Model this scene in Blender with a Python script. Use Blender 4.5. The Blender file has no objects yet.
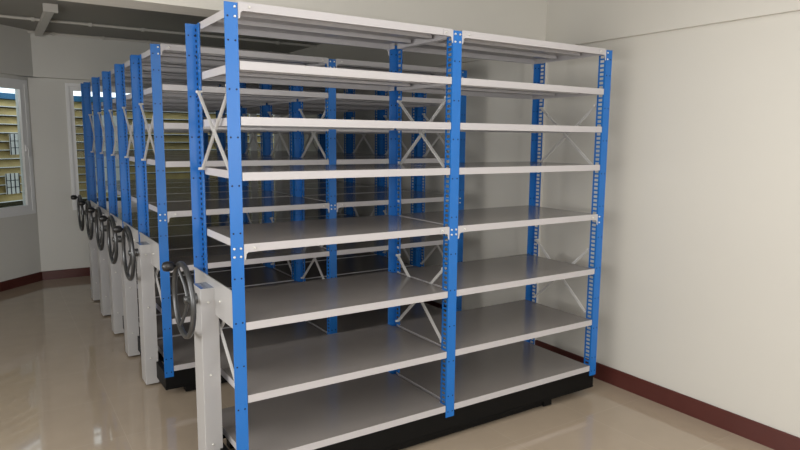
import bpy, bmesh, math, random
from mathutils import Vector, Matrix
random.seed(4)
S = 1.2                                   # one shelving bay is 1.2 m wide
SC = bpy.context.scene
COL = SC.collection

# ------------------------------------------------------------------ materials
def mat(name, col, rough=.5, metal=0., spec=.5, bump=0., bscale=60., vary=0., vscale=3., coat=0.):
    m = bpy.data.materials.new(name); m.use_nodes = True
    nt = m.node_tree; b = nt.nodes['Principled BSDF']
    b.inputs['Base Color'].default_value = (*col, 1)
    b.inputs['Roughness'].default_value = rough
    b.inputs['Metallic'].default_value = metal
    b.inputs['Specular IOR Level'].default_value = spec
    b.inputs['Coat Weight'].default_value = coat
    b.inputs['Coat Roughness'].default_value = .1
    tc = nt.nodes.new('ShaderNodeTexCoord')
    n = nt.nodes.new('ShaderNodeTexNoise'); n.inputs['Scale'].default_value = vscale
    n.inputs['Detail'].default_value = 4
    nt.links.new(tc.outputs['Object'], n.inputs['Vector'])
    r = nt.nodes.new('ShaderNodeMapRange')
    r.inputs['To Min'].default_value = 1 - vary; r.inputs['To Max'].default_value = 1 + vary
    nt.links.new(n.outputs['Fac'], r.inputs['Value'])
    mx = nt.nodes.new('ShaderNodeVectorMath'); mx.operation = 'SCALE'
    mx.inputs[0].default_value = col
    nt.links.new(r.outputs[0], mx.inputs['Scale'])
    nt.links.new(mx.outputs[0], b.inputs['Base Color'])
    if bump:
        n2 = nt.nodes.new('ShaderNodeTexNoise'); n2.inputs['Scale'].default_value = bscale
        nt.links.new(tc.outputs['Object'], n2.inputs['Vector'])
        bp = nt.nodes.new('ShaderNodeBump'); bp.inputs['Strength'].default_value = bump
        bp.inputs['Distance'].default_value = .002
        nt.links.new(n2.outputs['Fac'], bp.inputs['Height']); nt.links.new(bp.outputs[0], b.inputs['Normal'])
    return m

M_BLUE = mat('blue_powder_coat', (.008, .135, .46), .34, spec=.5, vary=.05, vscale=5)
M_HOLE = mat('dark_hole', (.004, .008, .03), .8)
M_GREY = mat('light_grey_powder_coat', (.47, .452, .462), .36, vary=.03)
M_TOP = mat('grey_shelf_surface', (.215, .197, .184), .16, spec=.6, vary=.06, vscale=2.2)
M_PANEL = mat('silver_grey_panel', (.44, .432, .43), .33, metal=.15, vary=.03)
M_COLTOP = mat('column_top_blue_reflection', (.22, .27, .38), .15, metal=.6)  # blue reflection on the column top put into its colour
M_BRACE = mat('zinc_brace', (.66, .65, .64), .35, metal=.15, vary=.05, vscale=12)
M_BOLT = mat('bright_zinc_bolt', (.70, .69, .64), .35, metal=.4)
M_BLACK = mat('black_painted_steel', (.004, .004, .004), .5, spec=.15, vary=.2, vscale=9)
M_WHEEL = mat('dark_grey_handwheel', (.09, .092, .095), .3, metal=.7, vary=.1)
M_KNOB = mat('black_plastic_knob', (.012, .012, .013), .3)
M_WALL = mat('cream_painted_plaster', (.60, .58, .53), .72, bump=.12, bscale=40, vary=.025, vscale=1.3)
M_WALL_FAR = mat('far_plaster_light_tint', (.70, .695, .66), .7, bump=.12, bscale=40, vary=.03, vscale=1.3)  # far plaster greyed and lifted in colour to stand in for its light
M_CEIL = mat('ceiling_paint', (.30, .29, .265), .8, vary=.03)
M_SKIRT = mat('maroon_skirting', (.085, .022, .018), .35, vary=.15, vscale=9)
M_FRAME = mat('white_window_frame', (.86, .87, .88), .35, vary=.02)
M_SLAT = mat('olive_yellow_slat', (.60, .46, .20), .6, vary=.35, vscale=6)
M_BACKDROP = mat('dark_olive_backdrop', (.10, .085, .045), .8, vary=.4, vscale=4)
M_BLUEBAR = mat('faded_blue_beam', (.03, .17, .36), .5, vary=.2)
M_WHITE = mat('painted_white_reflection', (.9, .92, .95), .6, vary=.04)
M_CONDUIT = mat('grey_conduit', (.62, .60, .56), .5, vary=.04)

def glass_mat():
    m = bpy.data.materials.new('window_glass'); m.use_nodes = True
    nt = m.node_tree; nt.nodes.clear()
    o = nt.nodes.new('ShaderNodeOutputMaterial'); mx = nt.nodes.new('ShaderNodeMixShader')
    t = nt.nodes.new('ShaderNodeBsdfTransparent'); t.inputs[0].default_value = (.86, .9, .9, 1)
    g = nt.nodes.new('ShaderNodeBsdfGlossy'); g.inputs['Roughness'].default_value = .02
    f = nt.nodes.new('ShaderNodeLayerWeight'); f.inputs[0].default_value = .12
    nt.links.new(f.outputs['Fresnel'], mx.inputs[0]); nt.links.new(t.outputs[0], mx.inputs[1])
    nt.links.new(g.outputs[0], mx.inputs[2]); nt.links.new(mx.outputs[0], o.inputs[0])
    return m
M_GLASS = glass_mat()

def floor_mat():
    m = mat('polished_beige_tile', (.36, .30, .235), .05, spec=.6)
    nt = m.node_tree; b = nt.nodes['Principled BSDF']
    tc = nt.nodes.new('ShaderNodeTexCoord'); mp = nt.nodes.new('ShaderNodeMapping')
    mp.inputs['Location'].default_value = (-1.746*S, .168*S, 0)
    br = nt.nodes.new('ShaderNodeTexBrick'); br.offset = 0; br.squash = 1
    br.inputs['Scale'].default_value = 1; br.inputs['Brick Width'].default_value = .6
    br.inputs['Row Height'].default_value = .6; br.inputs['Mortar Size'].default_value = .0016
    br.inputs['Color1'].default_value = (.37, .30, .225, 1); br.inputs['Color2'].default_value = (.38, .308, .232, 1)
    br.inputs['Mortar'].default_value = (.42, .35, .27, 1)
    n = nt.nodes.new('ShaderNodeTexNoise'); n.inputs['Scale'].default_value = 7; n.inputs['Detail'].default_value = 8
    mr = nt.nodes.new('ShaderNodeMapRange'); mr.inputs['To Min'].default_value = .93; mr.inputs['To Max'].default_value = 1.07
    vm = nt.nodes.new('ShaderNodeVectorMath'); vm.operation = 'SCALE'
    L = nt.links.new
    L(tc.outputs['Object'], mp.inputs[0]); L(mp.outputs[0], br.inputs['Vector']); L(tc.outputs['Object'], n.inputs['Vector'])
    L(n.outputs['Fac'], mr.inputs['Value']); L(br.outputs['Color'], vm.inputs[0]); L(mr.outputs[0], vm.inputs['Scale'])
    L(vm.outputs[0], b.inputs['Base Color'])
    return m
M_FLOOR = floor_mat()

# ------------------------------------------------------------------ mesh helpers (coordinates in bays, scaled by S)
class MB:
    def __init__(s): s.v = []; s.f = []; s.m = []; s.sm = []
    def add(s, vs, fs, mi=0, smooth=False):
        n = len(s.v); s.v += [tuple(v) for v in vs]
        for f in fs: s.f.append([n+i for i in f]); s.m.append(mi); s.sm.append(smooth)
    def box(s, x0, x1, y0, y1, z0, z1, mi=0, top=None):
        v = [(x, y, z) for z in (z0, z1) for y in (y0, y1) for x in (x0, x1)]
        s.add(v, [(0, 2, 3, 1), (0, 1, 5, 4), (1, 3, 7, 5), (3, 2, 6, 7), (2, 0, 4, 6)], mi)
        s.add(v, [(4, 5, 7, 6)], mi if top is None else top)
    def bbox(s, x0, x1, y0, y1, z0, z1, b, mi=0, top=None):   # box with its upright edges and top edges chamfered
        def ring(i, z): return [(x0+i+b, y0+i, z), (x1-i-b, y0+i, z), (x1-i, y0+i+b, z), (x1-i, y1-i-b, z), (x1-i-b, y1-i, z), (x0+i+b, y1-i, z), (x0+i, y1-i-b, z), (x0+i, y0+i+b, z)]
        v = ring(0, z0)+ring(0, z1-b)+ring(b, z1)
        s.add(v, [tuple(range(7, -1, -1))] + [(k, (k+1) % 8, 8+(k+1) % 8, 8+k) for k in range(8)] + [(8+k, 8+(k+1) % 8, 16+(k+1) % 8, 16+k) for k in range(8)], mi)
        s.add(v, [tuple(range(16, 24))], mi if top is None else top)
    def bar(s, a, b, w, t, side, mi=0):                       # flat bar a->b, width w, thickness t along `side`
        a, b, sd = Vector(a), Vector(b), Vector(side).normalized()
        d = (b-a).normalized(); u = d.cross(sd).normalized()
        v = [p+u*w/2*i+sd*t/2*j for p in (a, b) for i, j in ((-1, -1), (1, -1), (1, 1), (-1, 1))]
        s.add(v, [(0, 1, 2, 3), (7, 6, 5, 4), (0, 4, 5, 1), (1, 5, 6, 2), (2, 6, 7, 3), (3, 7, 4, 0)], mi)
    def channel(s, a, b, w, t, side, mi=0):                   # bar with two raised edges
        s.bar(a, b, w, t, side, mi)
        sd = Vector(side).normalized(); d = (Vector(b)-Vector(a)).normalized(); u = d.cross(sd)
        for k in (-1, 1):
            o = u*(w/2-t/2)*k+sd*t*1.6
            s.bar(Vector(a)+o, Vector(b)+o, t, t*2.6, side, mi)
    def tube(s, pts, r, n=10, mi=0, closed=False, cap=True):
        pts = [Vector(p) for p in pts]; k = len(pts); rs = r if isinstance(r, (list, tuple)) else [r]*k
        V = []; ref = None
        for i, p in enumerate(pts):
            if closed: d = pts[(i+1) % k]-pts[i-1]
            else: d = pts[min(i+1, k-1)]-pts[max(i-1, 0)]
            d.normalize()
            if ref is None: ref = Vector((0, 0, 1)) if abs(d.z) < .9 else Vector((1, 0, 0))
            a = d.cross(ref).normalized(); c = d.cross(a).normalized(); ref = -c if ref.dot(-c) > 0 else c
            a = d.cross(ref).normalized(); c = d.cross(a).normalized()
            V += [p+(a*math.cos(q*2*math.pi/n)+c*math.sin(q*2*math.pi/n))*rs[i] for q in range(n)]
        F = []
        for i in range(k if closed else k-1):
            j = (i+1) % k
            F += [(i*n+q, i*n+(q+1) % n, j*n+(q+1) % n, j*n+q) for q in range(n)]
        s.add(V, F, mi, True)
        if cap and not closed: s.add(V[:n], [tuple(range(n-1, -1, -1))], mi); s.add(V[-n:], [tuple(range(n))], mi)
    def build(s, name, mats, parent=None, kind=None, label=None):
        me = bpy.data.meshes.new(name)
        me.from_pydata([(x*S, y*S, z*S) for x, y, z in s.v], [], s.f)
        for m in (mats if isinstance(mats, (list, tuple)) else [mats]): me.materials.append(m)
        for p, mi, sm in zip(me.polygons, s.m, s.sm): p.material_index = mi; p.use_smooth = sm
        bm = bmesh.new(); bm.from_mesh(me); bmesh.ops.recalc_face_normals(bm, faces=bm.faces); bm.to_mesh(me); bm.free()
        me.update()
        return link(me, name, parent, kind, label)

def link(me, name, parent=None, kind=None, label=None):
    o = bpy.data.objects.new(name, me); COL.objects.link(o)
    if parent: o.parent = parent
    if kind: o['kind'] = kind
    if label: o['label'] = label
    return o
def thing(name, label, cat, group=None, loc=(0, 0, 0)):
    o = bpy.data.objects.new(name, None); COL.objects.link(o); o.empty_display_size = .1
    o.location = Vector(loc)*S; o['label'] = label; o['category'] = cat
    if group: o['group'] = group
    return o
def tag(o, label, cat, group=None):
    o['label'] = label; o['category'] = cat
    if group: o['group'] = group
    return o
def copy_tree(o, parent=None):
    c = o.copy(); COL.objects.link(c); c.parent = parent
    for ch in list(o.children): copy_tree(ch, c)
    return c

# ------------------------------------------------------------------ the room
XW, YB, YF, XL, ZC, ZB = 2.2064, 4.69, -4.2, -2.6, 2.33, 1.93
CA, CBk = (-.363, YB), (-2.6, 2.56)         # the oblique wall runs from CA to CBk
def slab(z0, z1):
    pts = [(XL-.1, YF-.1), (XW+.1, YF-.1), (XW+.1, YB+.1), (CA[0]-.05, YB+.1), (XL-.1, CBk[1]+.05)]; n = 5
    mb = MB(); mb.add([(x, y, z0) for x, y in pts]+[(x, y, z1) for x, y in pts], [tuple(range(5)), tuple(range(9, 4, -1))]+[(i, (i+1) % n, n+(i+1) % n, n+i) for i in range(n)])
    return mb
slab(-.1, 0).build('floor', M_FLOOR, kind='structure')
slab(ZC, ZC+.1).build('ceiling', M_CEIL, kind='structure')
m = MB(); m.box(XW, XW+.14, YF-.14, YB+.14, 0, ZC)
m.build('wall_right', M_WALL, kind='structure')
# ring beam on the right wall, then the transverse beam with its pilaster
m = MB(); m.box(XW-.022, XW, YF, .649, ZB, ZC); m.box(XW-.022, XW, .83, YB-.1, ZB, ZC); m.build('trim_1', M_WALL, kind='structure')
m = MB(); m.box(XL, XW, .649, .83, ZB, ZC); m.build('trim_2', M_WALL, kind='structure')
m = MB(); m.box(XW-.018, XW, .649, .83, 0, ZB); m.build('trim_3', M_WALL, kind='structure')
# back wall with one wide window opening
WX0, WX1, WZ0, WZ1 = -.06, 2.12, .665, 1.885
m = MB()
m.box(CA[0]-.1, WX0, YB, YB+.12, 0, ZC); m.box(WX1, XW, YB, YB+.12, 0, ZC)
m.box(WX0, WX1, YB, YB+.12, 0, WZ0); m.box(WX0, WX1, YB, YB+.12, WZ1, ZC)
m.build('wall_back', M_WALL_FAR, kind='structure')
# oblique wall: local frame, s along from CA towards CBk, n outward
dv = Vector((CBk[0]-CA[0], CBk[1]-CA[1], 0)); LW = dv.length; dv.normalize(); nv = Vector((dv.y, -dv.x, 0))
if nv.dot(Vector((-1, 1, 0))) < 0: nv = -nv
def ob(mb, s0, s1, n0, n1, z0, z1, mi=0):
    o = Vector((CA[0], CA[1], 0)); v = [o+dv*s+nv*n+Vector((0, 0, z)) for z in (z0, z1) for n in (n0, n1) for s in (s0, s1)]
    mb.add(v, [(0, 2, 3, 1), (0, 1, 5, 4), (1, 3, 7, 5), (3, 2, 6, 7), (2, 0, 4, 6), (4, 5, 7, 6)], mi)
m = MB(); m.box(CA[0]-.1, XW, YB-.1, YB, ZB-.01, ZC); ob(m, -.04, LW, -.1, 0, ZB-.01, ZC); m.build('trim_4', M_WALL_FAR, kind='structure')
OS0, OS1, OZ0, OZ1 = .02, 1.3, .655, 1.89
m = MB(); ob(m, 0, OS0, 0, .12, 0, ZC); ob(m, OS1, LW, 0, .12, 0, ZC); ob(m, OS0, OS1, 0, .12, 0, OZ0); ob(m, OS0, OS1, 0, .12, OZ1, ZC)
m.build('wall_left', M_WALL_FAR, kind='structure')
m = MB(); m.box(XL-.12, XL, YF, CBk[1], 0, ZC); m.build('wall_far_left', M_WALL, kind='structure')
m = MB(); m.box(XL-.12, XW+.12, YF-.12, YF, 0, ZC); m.build('wall_front', M_WALL, kind='structure')
# skirtings
m = MB(); m.bbox(XW-.012, XW, YF, YB, 0, .095, .003); m.build('baseboard_right', M_SKIRT, kind='structure')
m = MB(); m.bbox(CA[0], XW-.012, YB-.012, YB, 0, .085, .003); m.build('baseboard_back', M_SKIRT, kind='structure')
m = MB(); ob(m, 0, LW, -.012, 0, 0, .085); m.build('baseboard_left', M_SKIRT, kind='structure')
# windows -----------------------------------------------------------
m = MB()
def fr(mb, f, a0, a1, z0, z1, w, n0, n1):
    f(mb, a0, a0+w, n0, n1, z0, z1); f(mb, a1-w, a1, n0, n1, z0, z1); f(mb, a0+w, a1-w, n0, n1, z0, z0+w); f(mb, a0+w, a1-w, n0, n1, z1-w, z1)
def bk(mb, a0, a1, n0, n1, z0, z1): mb.box(a0, a1, YB+n0, YB+n1, z0, z1)
panes = [(-.03, .58), (.58, 1.2), (1.2, 1.8), (1.8, 2.09)]
w1 = MB(); fr(w1, bk, WX0, WX1, WZ0, WZ1, .03, -.008, .10)
for a0, a1 in panes: fr(w1, bk, a0, a1, WZ0+.03, WZ1-.03, .038, .01, .055)
W1 = w1.build('window_1', M_FRAME, kind='structure')
g = MB()
for a0, a1 in panes: g.box(a0+.038, a1-.038, YB+.03, YB+.034, WZ0+.068, WZ1-.068)
g.build('window_glass', M_GLASS, W1)
w2 = MB(); fr(w2, ob, OS0, OS1, OZ0, OZ1, .035, -.008, .10)
opanes = [(.055, .66), (.66, 1.265)]
for a0, a1 in opanes: fr(w2, ob, a0, a1, OZ0+.035, OZ1-.035, .05, -.004, .05)
W2 = w2.build('window_2', M_FRAME, kind='structure')
g = MB()
for a0, a1 in opanes: ob(g, a0+.05, a1-.05, .02, .024, OZ0+.085, OZ1-.085)
g.build('window_glass', M_GLASS, W2)
o0 = Vector((CA[0], CA[1], 0)); P = lambda s, n, z: tuple(o0+dv*s+nv*n+Vector((0, 0, z)))
h = MB(); ob(h, .072, .092, -.016, -.004, 1.24, 1.30); h.tube([P(.082, -.02, 1.27), P(.082, -.034, 1.27), P(.088, -.036, 1.24), P(.092, -.036, 1.19)], .006, 8)
h.build('window_handle', M_FRAME, W2)

# outside the windows: slatted screens with blue beams
def slat_screen(name, label, f, a0, a1, zt, zb):
    t = thing(name, label, 'louvre screen', 'slatted screens outside the windows')
    k = 0; z = zt
    while z > zb:
        s = MB(); f(s, a0, a1, 0, z, k); s.build('slat', [M_SLAT, M_WHITE], t); z -= .083; k += 1
    return t
def bslat(s, a0, a1, n, z, k):
    s.box(a0, a1, YB+.365, YB+.375, z-.004, z+.004, 1)  # white strip per slat paints in a bright reflection line
    y = YB+.38; s.add([(a0, y, z), (a1, y, z), (a1, y+.035, z+.068), (a0, y+.035, z+.068), (a0, y+.006, z-.003), (a1, y+.006, z-.003), (a1, y+.041, z+.065), (a0, y+.041, z+.065)],
                      [(0, 1, 2, 3), (4, 7, 6, 5), (0, 4, 5, 1), (2, 6, 7, 3), (0, 3, 7, 4), (1, 5, 6, 2)])
def oslat(s, a0, a1, n, z, k):
    ob(s, a0, a1, .365, .375, z-.004, z+.004, 1)  # same painted reflection line on the oblique slats
    v = [P(a0, .38, z), P(a1, .38, z), P(a1, .415, z+.068), P(a0, .415, z+.068), P(a0, .386, z-.003), P(a1, .386, z-.003), P(a1, .421, z+.065), P(a0, .421, z+.065)]
    s.add(v, [(0, 1, 2, 3), (4, 7, 6, 5), (0, 4, 5, 1), (2, 6, 7, 3), (0, 3, 7, 4), (1, 5, 6, 2)])
t1 = slat_screen('slatted_screen', 'olive yellow slatted screen outside the wide window behind the shelving', bslat, -.05, 2.6, 1.66, .72)
t2 = slat_screen('slatted_screen', 'olive yellow slatted screen outside the left window beside the bare wall', oslat, -.7, 1.9, 1.66, .72)
for t, f in ((t1, lambda mb, z0, z1: mb.box(-.05, 2.6, YB+.37, YB+.42, z0, z1)), (t2, lambda mb, z0, z1: ob(mb, -.7, 1.9, .37, .42, z0, z1))):
    b = MB(); f(b, 1.735, 1.79); b.build('blue_beam', M_BLUEBAR, t)
    b = MB(); f(b, 1.855, 1.868); b.build('top_rail', M_CONDUIT, t)
    b = MB(); f(b, .62, .69); b.build('blue_beam', M_BLUEBAR, t)
m = MB(); m.box(-.05, 2.6, YB+.44, YB+.46, .60, 1.74); m.build('dark_backdrop', M_BACKDROP, t1)  # added dark sheet behind the slats so the gaps look dark
m = MB(); ob(m, -.7, 1.9, .44, .46, .60, 1.74); m.build('dark_backdrop', M_BACKDROP, t2)
# added white panels with dark bars, standing in for window reflections
def reflection_panel(t, f, a0, a1, z0, z1):
    p = MB(); f(p, a0, a1, .35, .36, z0, z1); p = p.build('added_window_reflection', M_WHITE, t, label='added white panel with thin dark bars standing in for a window reflection')
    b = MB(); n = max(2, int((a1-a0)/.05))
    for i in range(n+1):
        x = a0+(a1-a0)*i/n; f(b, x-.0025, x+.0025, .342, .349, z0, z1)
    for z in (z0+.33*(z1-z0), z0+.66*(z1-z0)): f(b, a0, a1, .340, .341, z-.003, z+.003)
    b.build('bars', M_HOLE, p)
reflection_panel(t2, ob, -.20, -.10, 1.20, 1.40)
reflection_panel(t2, ob, -.17, -.02, .82, 1.02)
reflection_panel(t1, bk, .20, .50, .80, 1.60)

# ceiling services
m = MB(); m.tube([(XL, 3.85, ZC-.012), (-.6, 3.85, ZC-.012), (XW, 3.85, ZC-.012)], .012, 8)
for i in range(9): m.box(-1.6+i*.42-.012, -1.6+i*.42+.012, 3.828, 3.872, ZC-.028, ZC)
tag(m.build('ceiling_conduit', M_CONDUIT), 'thin conduit clipped to the ceiling nearer the big beam', 'conduit', 'conduits on the ceiling')
m = MB(); m.tube([(-1.9, YB-.115, ZC-.012), (XW, YB-.115, ZC-.012)], .012, 8)
for i in range(9): m.box(-1.4+i*.42-.012, -1.4+i*.42+.012, YB-.137, YB-.1, ZC-.028, ZC)
tag(m.build('ceiling_conduit', M_CONDUIT), 'thin conduit along the top of the far wall beam', 'conduit', 'conduits on the ceiling')
m = MB(); m.bbox(-.29, -.235, 3.2, YB-.14, ZC-.05, ZC, .006); m.box(-.31, -.215, 3.16, 3.2, ZC-.058, ZC)
tag(m.build('ceiling_batten', M_CONDUIT), 'short pale batten crossing the conduits on the ceiling', 'ceiling batten')

# ------------------------------------------------------------------ shelving unit
PW, D, ZT, ZBT = .0467, .508, 1.836, .114
ZS = [1.841, 1.643, 1.452, 1.257, .9995, .7085, .429, .172]
HOLES = [1.79, 1.71, 1.545, 1.38, 1.21, 1.04, .875, .71, .545, .38, .215, .14]
def post_mesh(rear, flange_right, slots=False):
    m = MB(); t = .003; y0, y1 = (D-t, D) if rear else (0, t)
    m.box(0, PW, y0, y1, ZBT, ZT)
    fx0, fx1 = (PW-t, PW) if flange_right else (0, t)
    def fy(a, b): return (D-b, D-a) if rear else (a, b)
    a, b = fy(t, .011); m.box(fx0, fx1, a, b, ZBT, ZT)
    a, b = fy(.036, .045); m.box(fx0, fx1, a, b, ZBT, ZT)
    a, b = fy(.011, .036)
    z = ZBT; m.box(fx0, fx1, a, b, z, z+.02); z += .032
    while z < ZT-.01:
        m.box(fx0, fx1, a, b, z, min(z+.0085, ZT)); z += .0216
    # return lip on the free edge
    a, b = fy(.042, .045)
    m.box(*( (PW-.008, PW) if flange_right else (0, .008)), a, b, ZBT, ZT)
    fr_y = (D+.0004) if rear else -.0004
    inner = D-t-.0004 if rear else t+.0004
    for zz in HOLES:
        for hx in (.011, .036):
            for yy in ((fr_y, inner)):
                m.add([(hx+.0036*math.cos(q*math.pi/4), yy, zz+.0036*math.sin(q*math.pi/4)) for q in range(8)], [tuple(range(8))], 1)
    if slots:                                                 # keyhole row punched in the rear face
        z = ZBT+.03
        while z < ZT-.02:
            for yy in (fr_y, inner): m.add([(.0385, yy, z), (.0435, yy, z), (.0435, yy, z+.011), (.0385, yy, z+.011)], [(0, 1, 2, 3)], 1)
            z += .0216
    return m
def bolt_mesh(r=.0046):
    m = MB(); m.tube([(0, .001, 0), (0, -.003, 0), (0, -.005, 0)], [r, r, r*.6], 8); return m

UNIT = thing('shelving_unit', '', 'shelving unit', 'mobile shelving units in a row')
pm = {}
for key, (rear, fl) in {'A': (0, 1), 'B': (0, 0), 'C': (1, 1), 'E': (1, 1)}.items():
    o = post_mesh(rear, fl, key == 'E').build('post', [M_BLUE, M_HOLE]); pm[key] = o.data; bpy.data.objects.remove(o)
ob_b = bolt_mesh().build('bolt', M_BOLT); bolt_data = ob_b.data; bpy.data.objects.remove(ob_b)
def bolt(par, x, y, z, rz=0):
    o = link(bolt_data, 'bolt', par); o.location = (x*S, y*S, z*S); o.rotation_euler = (0, 0, rz)
for x, k in ((0, 'A'), (1-PW/2, 'B'), (2-PW, 'B')):
    o = link(pm[k], 'post', UNIT); o.location = (x*S, 0, 0)
    mid = 0 < x < 1.5
    for zz in (1.822, 1.79):
        for hx in ((.036,) if x == 0 else (.011, .036) if mid else (.011,)): bolt(o, hx, 0, zz)
    for zz in (.985, .955) if not mid else (.985, .963, ):
        for hx in ((.012, .036) if mid or x == 0 else (.011,)): bolt(o, hx, 0, zz)
for x in (0, 1-PW/2, 2-PW):
    o = link(pm['E' if x == 0 else 'C'], 'post', UNIT); o.location = (x*S, 0, 0)

SX0, SX1, SD0, SD1, LH = .0495, .9745, .001, .507, .0295
MX = .991                                 # inner end of a shelf, beside the middle frame
def shelf_mesh(gusset, mirror):
    m = MB(); t = .003; NY = .05
    m.box(SX0, SX1, SD0, SD1, -t, 0, 0, top=1); m.box(SX1, MX, SD0+NY, SD1-NY, -t, 0, 0, top=1)
    for y0, y1 in ((SD0, SD0+t), (SD1-t, SD1)):
        m.box(SX0, SX1, y0, y1, -LH, -t)
    m.box(SX0, SX1, SD0+t, SD0+.016, -LH, -LH+t); m.box(SX0, SX1, SD1-.016, SD1-t, -LH, -LH+t)
    m.box(SX0, SX0+t, SD0+t, SD1-t, -LH, -t); m.box(MX-t, MX, SD0+NY, SD1-NY, -LH, -t)
    m.box(SX1-t, SX1, SD0+t, SD0+NY, -LH, -t); m.box(SX1-t, SX1, SD1-NY, SD1-t, -LH, -t)
    for yc in (.17, .335):                                    # stiffening channels under the shelf
        m.box(SX0+.02, MX-.02, yc-.02, yc+.02, -.020, -.017)
        m.box(SX0+.02, MX-.02, yc-.022, yc-.019, -.020, -t); m.box(SX0+.02, MX-.02, yc+.019, yc+.022, -.020, -t)
    if gusset:
        for x, s in ((SX0-.0015, 1), (SX1+.0015, -1)):
            for y in (SD0-.002, SD1+.0005):
                v = [(x, y, -.002), (x+s*.05, y, -.006), (x+s*.05, y, -LH), (x+s*.016, y, -LH-.001), (x+s*.009, y, -LH-.007), (x+s*.006, y, -LH-.026), (x, y, -LH-.028)]
                w = [(a, b+.0018, c) for a, b, c in v]; n = len(v)
                m.add(v+w, [tuple(range(n)), tuple(range(2*n-1, n-1, -1))]+[(i, (i+1) % n, n+(i+1) % n, n+i) for i in range(n)])
    if mirror: m.v = [(2-x, y, z) for x, y, z in m.v]
    return m
sh = {}
for g_ in (0, 1):
    for mi in (0, 1):
        o = shelf_mesh(g_, mi).build('shelf', [M_GREY, M_TOP]); sh[g_, mi] = o.data; bpy.data.objects.remove(o)
for i, z in enumerate(ZS):
    for bay in (0, 1):
        g_ = int(i in (0, 4))
        o = link(sh[g_, bay], 'shelf', UNIT); o.location = (0, 0, z*S)
        if g_:
            for x in (SX0+.038, SX1-.036): bolt(o, 2-x if bay else x, -.0006, -.016)
# cross braces on each of the three frames
br = {}
for k, (zt_, zb_) in enumerate(((1.562, 1.252), (.80, .458))):
    m = MB()
    m.channel((0, .445, zt_), (0, .062, zb_), .012, .0025, (-1, 0, 0)); m.channel((.007, .062, zt_), (.007, .445, zb_), .012, .0025, (-1, 0, 0))
    for y in (.062, .445):
        for z in (zt_, zb_): m.tube([(-.012, y, z), (.012, y, z)], .006, 8)
    o = m.build('cross_brace', M_BRACE); br[k] = o.data; bpy.data.objects.remove(o)
    for x in (.030, .9965, 1.966):
        o = link(br[k], 'cross_brace', UNIT); o.location.x = x*S
# end panel, column, base
m = MB(); m.bbox(.001, .010, .0045, D-.004, .692, .822, .0015); m.box(.010, .03, .05, D-.05, .800, .803); m.box(-.001, .004, .0045, D-.004, .823, .833)
ep = m.build('end_panel', M_PANEL, UNIT)
for y, z in ((.15, .76), (.40, .76)): bolt(ep, .001, y, z, -math.pi/2)
m = MB(); m.bbox(-.053, .016, .222, .338, .012, .80, .0015, top=1)
cl = m.build('control_column', [M_PANEL, M_COLTOP], UNIT, label='upright silver grey boxed column')
for z in (.745, .45, .16): bolt(cl, -.024, .2215, z)
# handwheel
HC = Vector((-.103, .279, .752)); HR = .142
m = MB(); m.tube([HC+Vector((.0, HR*math.cos(a), HR*math.sin(a))) for a in [i*2*math.pi/48 for i in range(48)]], .0105, 10, closed=True)
hw = m.build('handwheel', M_WHEEL, UNIT, label='dark grey spoked handwheel')
m = MB(); m.tube([(-.0525, HC.y, HC.z), (-.072, HC.y, HC.z), (-.078, HC.y, HC.z), (-.1, HC.y, HC.z), (-.103, HC.y, HC.z)], [.022, .022, .013, .016, .009], 14)
m.build('hub', M_WHEEL, hw)
KA = math.radians(52)
for q in range(3):
    a = KA+.1+q*2*math.pi/3; d = Vector((0, math.cos(a), math.sin(a)))
    m = MB(); m.tube([Vector((-.086, HC.y, HC.z))+d*.008, Vector((-.089, HC.y, HC.z))+d*.06, HC+d*HR], [.0085, .007, .0065], 8); m.build('spoke', M_WHEEL, hw)
KB = math.radians(62)
k0 = HC+Vector((0, math.cos(KB)*HR, math.sin(KB)*HR))
m = MB(); m.tube([k0, k0+Vector((-.014, 0, 0)), k0+Vector((-.017, 0, 0)), k0+Vector((-.024, 0, 0)), k0+Vector((-.042, 0, 0)), k0+Vector((-.056, 0, 0)), k0+Vector((-.061, 0, 0))], [.006, .006, .014, .0195, .0205, .017, .006], 14)
m.build('crank_knob', M_KNOB, hw)
# base
m = MB(); m.bbox(.004, 1.99, .004, .03, .044, .138, .003); m.bbox(.004, 1.99, D-.03, D-.004, .044, .138, .003)
m.box(.004, .03, .03, D-.03, .044, .135); m.box(.964, .99, .03, D-.03, .05, .13); m.box(1.964, 1.99, .03, D-.03, .044, .135)
m.box(.004, 1.99, .002, .008, .048, .053)
m.build('carriage_base', M_BLACK, UNIT)
for y in (.025, D-.065):
    m = MB(); m.box(.14, 1.66, y+.004, y+.034, .010, .047); m.bbox(1.63, 1.69, y-.006, y+.044, .008, .047, .003); m.bbox(.11, .17, y-.006, y+.044, .008, .047, .003)
    m.build('wheel_beam', M_BLACK, UNIT)
for x in (.2, .95, 1.6):
    for y in (.07, D-.09):
        m = MB(); m.tube([(x-.012, y, .0235), (x+.012, y, .0235)], .0215, 16); m.build('caster', M_BLACK, UNIT)

labels = ['nearest blue and grey mobile shelving unit, standing apart in front of the aisle',
          'blue and grey shelving unit across the open aisle, first of the packed row',
          'blue and grey shelving unit directly behind the first of the packed row',
          'blue and grey shelving unit in the middle of the packed row',
          'second farthest blue and grey shelving unit, next to last in the packed row',
          'farthest blue and grey shelving unit, nearest the far window']
A0, PT = 1.172, .5376
for i, lb in enumerate(labels):
    u = UNIT if i == 0 else copy_tree(UNIT)
    u['label'] = lb
    if i: u.location = (0, (A0+PT*(i-1))*S, 0)
# lone post standing behind the farthest unit
o = MB(); o.box(.001, PW, 4.03, 4.034, .004, 1.84); o.box(PW-.003, PW, 4.034, 4.075, .004, 1.84); o.box(-.01, PW+.01, 4.02, 4.09, 0, .004)
tag(o.build('upright_post', M_BLUE), 'single blue upright post just behind the farthest shelving unit', 'post')

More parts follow.
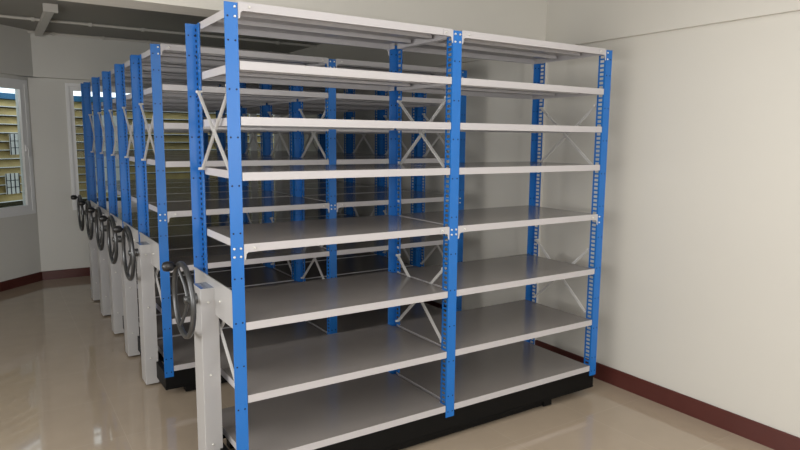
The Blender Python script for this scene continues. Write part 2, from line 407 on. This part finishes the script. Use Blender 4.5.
# ------------------------------------------------------------------ light
def area(name, loc, rot, sx, sy, e, col=(1, 1, 1)):
    l = bpy.data.lights.new(name, 'AREA'); l.shape = 'RECTANGLE'; l.size = sx*S; l.size_y = sy*S; l.energy = e; l.color = col
    o = bpy.data.objects.new(name, l); COL.objects.link(o); o.location = Vector(loc)*S; o.rotation_euler = rot; return o
R = math.radians
area('daylight_left', (XL+.03, -.5, 1.35), (0, R(-90), 0), 1.1, 3.6, 120, (1, .99, .97))
area('daylight_front', (.3, YF+.03, 1.4), (R(90), 0, 0), 3.8, 1.2, 105, (1, .985, .96))
area('ceiling_fill', (-.2, -1.9, ZC-.02), (0, 0, 0), 3.6, 3.2, 85, (1, .99, .97))  # added overhead fill to soften shadows, no fitting behind it
w = bpy.data.worlds.new('sky'); SC.world = w; w.use_nodes = True
bg = w.node_tree.nodes['Background']
tcw = w.node_tree.nodes.new('ShaderNodeTexCoord'); sp = w.node_tree.nodes.new('ShaderNodeSeparateXYZ')
cr = w.node_tree.nodes.new('ShaderNodeValToRGB')
cr.color_ramp.elements[0].position = .45; cr.color_ramp.elements[0].color = (.35, .36, .3, 1)
cr.color_ramp.elements[1].position = .52; cr.color_ramp.elements[1].color = (.9, .95, 1, 1)
mr = w.node_tree.nodes.new('ShaderNodeMapRange'); mr.inputs['From Min'].default_value = -1
LW_ = w.node_tree.links.new
LW_(tcw.outputs['Generated'], sp.inputs[0]); LW_(sp.outputs['Z'], mr.inputs['Value']); LW_(mr.outputs[0], cr.inputs[0]); LW_(cr.outputs[0], bg.inputs[0]); bg.inputs[1].default_value = 2.3

# ------------------------------------------------------------------ camera (solved from the photograph)
f, pitch, yaw, roll = 625.93, -.1356, .5765, .0086
fw = Vector((math.sin(yaw)*math.cos(pitch), math.cos(yaw)*math.cos(pitch), math.sin(pitch)))
rt = Vector((math.cos(yaw), -math.sin(yaw), 0)); up = rt.cross(fw)
r2 = math.cos(roll)*rt+math.sin(roll)*up; u2 = -math.sin(roll)*rt+math.cos(roll)*up
cd = bpy.data.cameras.new('camera'); cam = bpy.data.objects.new('camera', cd); COL.objects.link(cam)
M = Matrix((r2, u2, -fw)).transposed().to_4x4(); M.translation = Vector((-.6921, -2.1666, 1.3773))*S
cam.matrix_world = M; cd.sensor_width = 36; cd.lens = f*36/800; cd.clip_start = .02
SC.camera = cam
SC.view_settings.view_transform = 'Standard'; SC.view_settings.look = 'None'; SC.view_settings.exposure = 0
SC.cycles.max_bounces = 10; SC.cycles.use_denoising = True
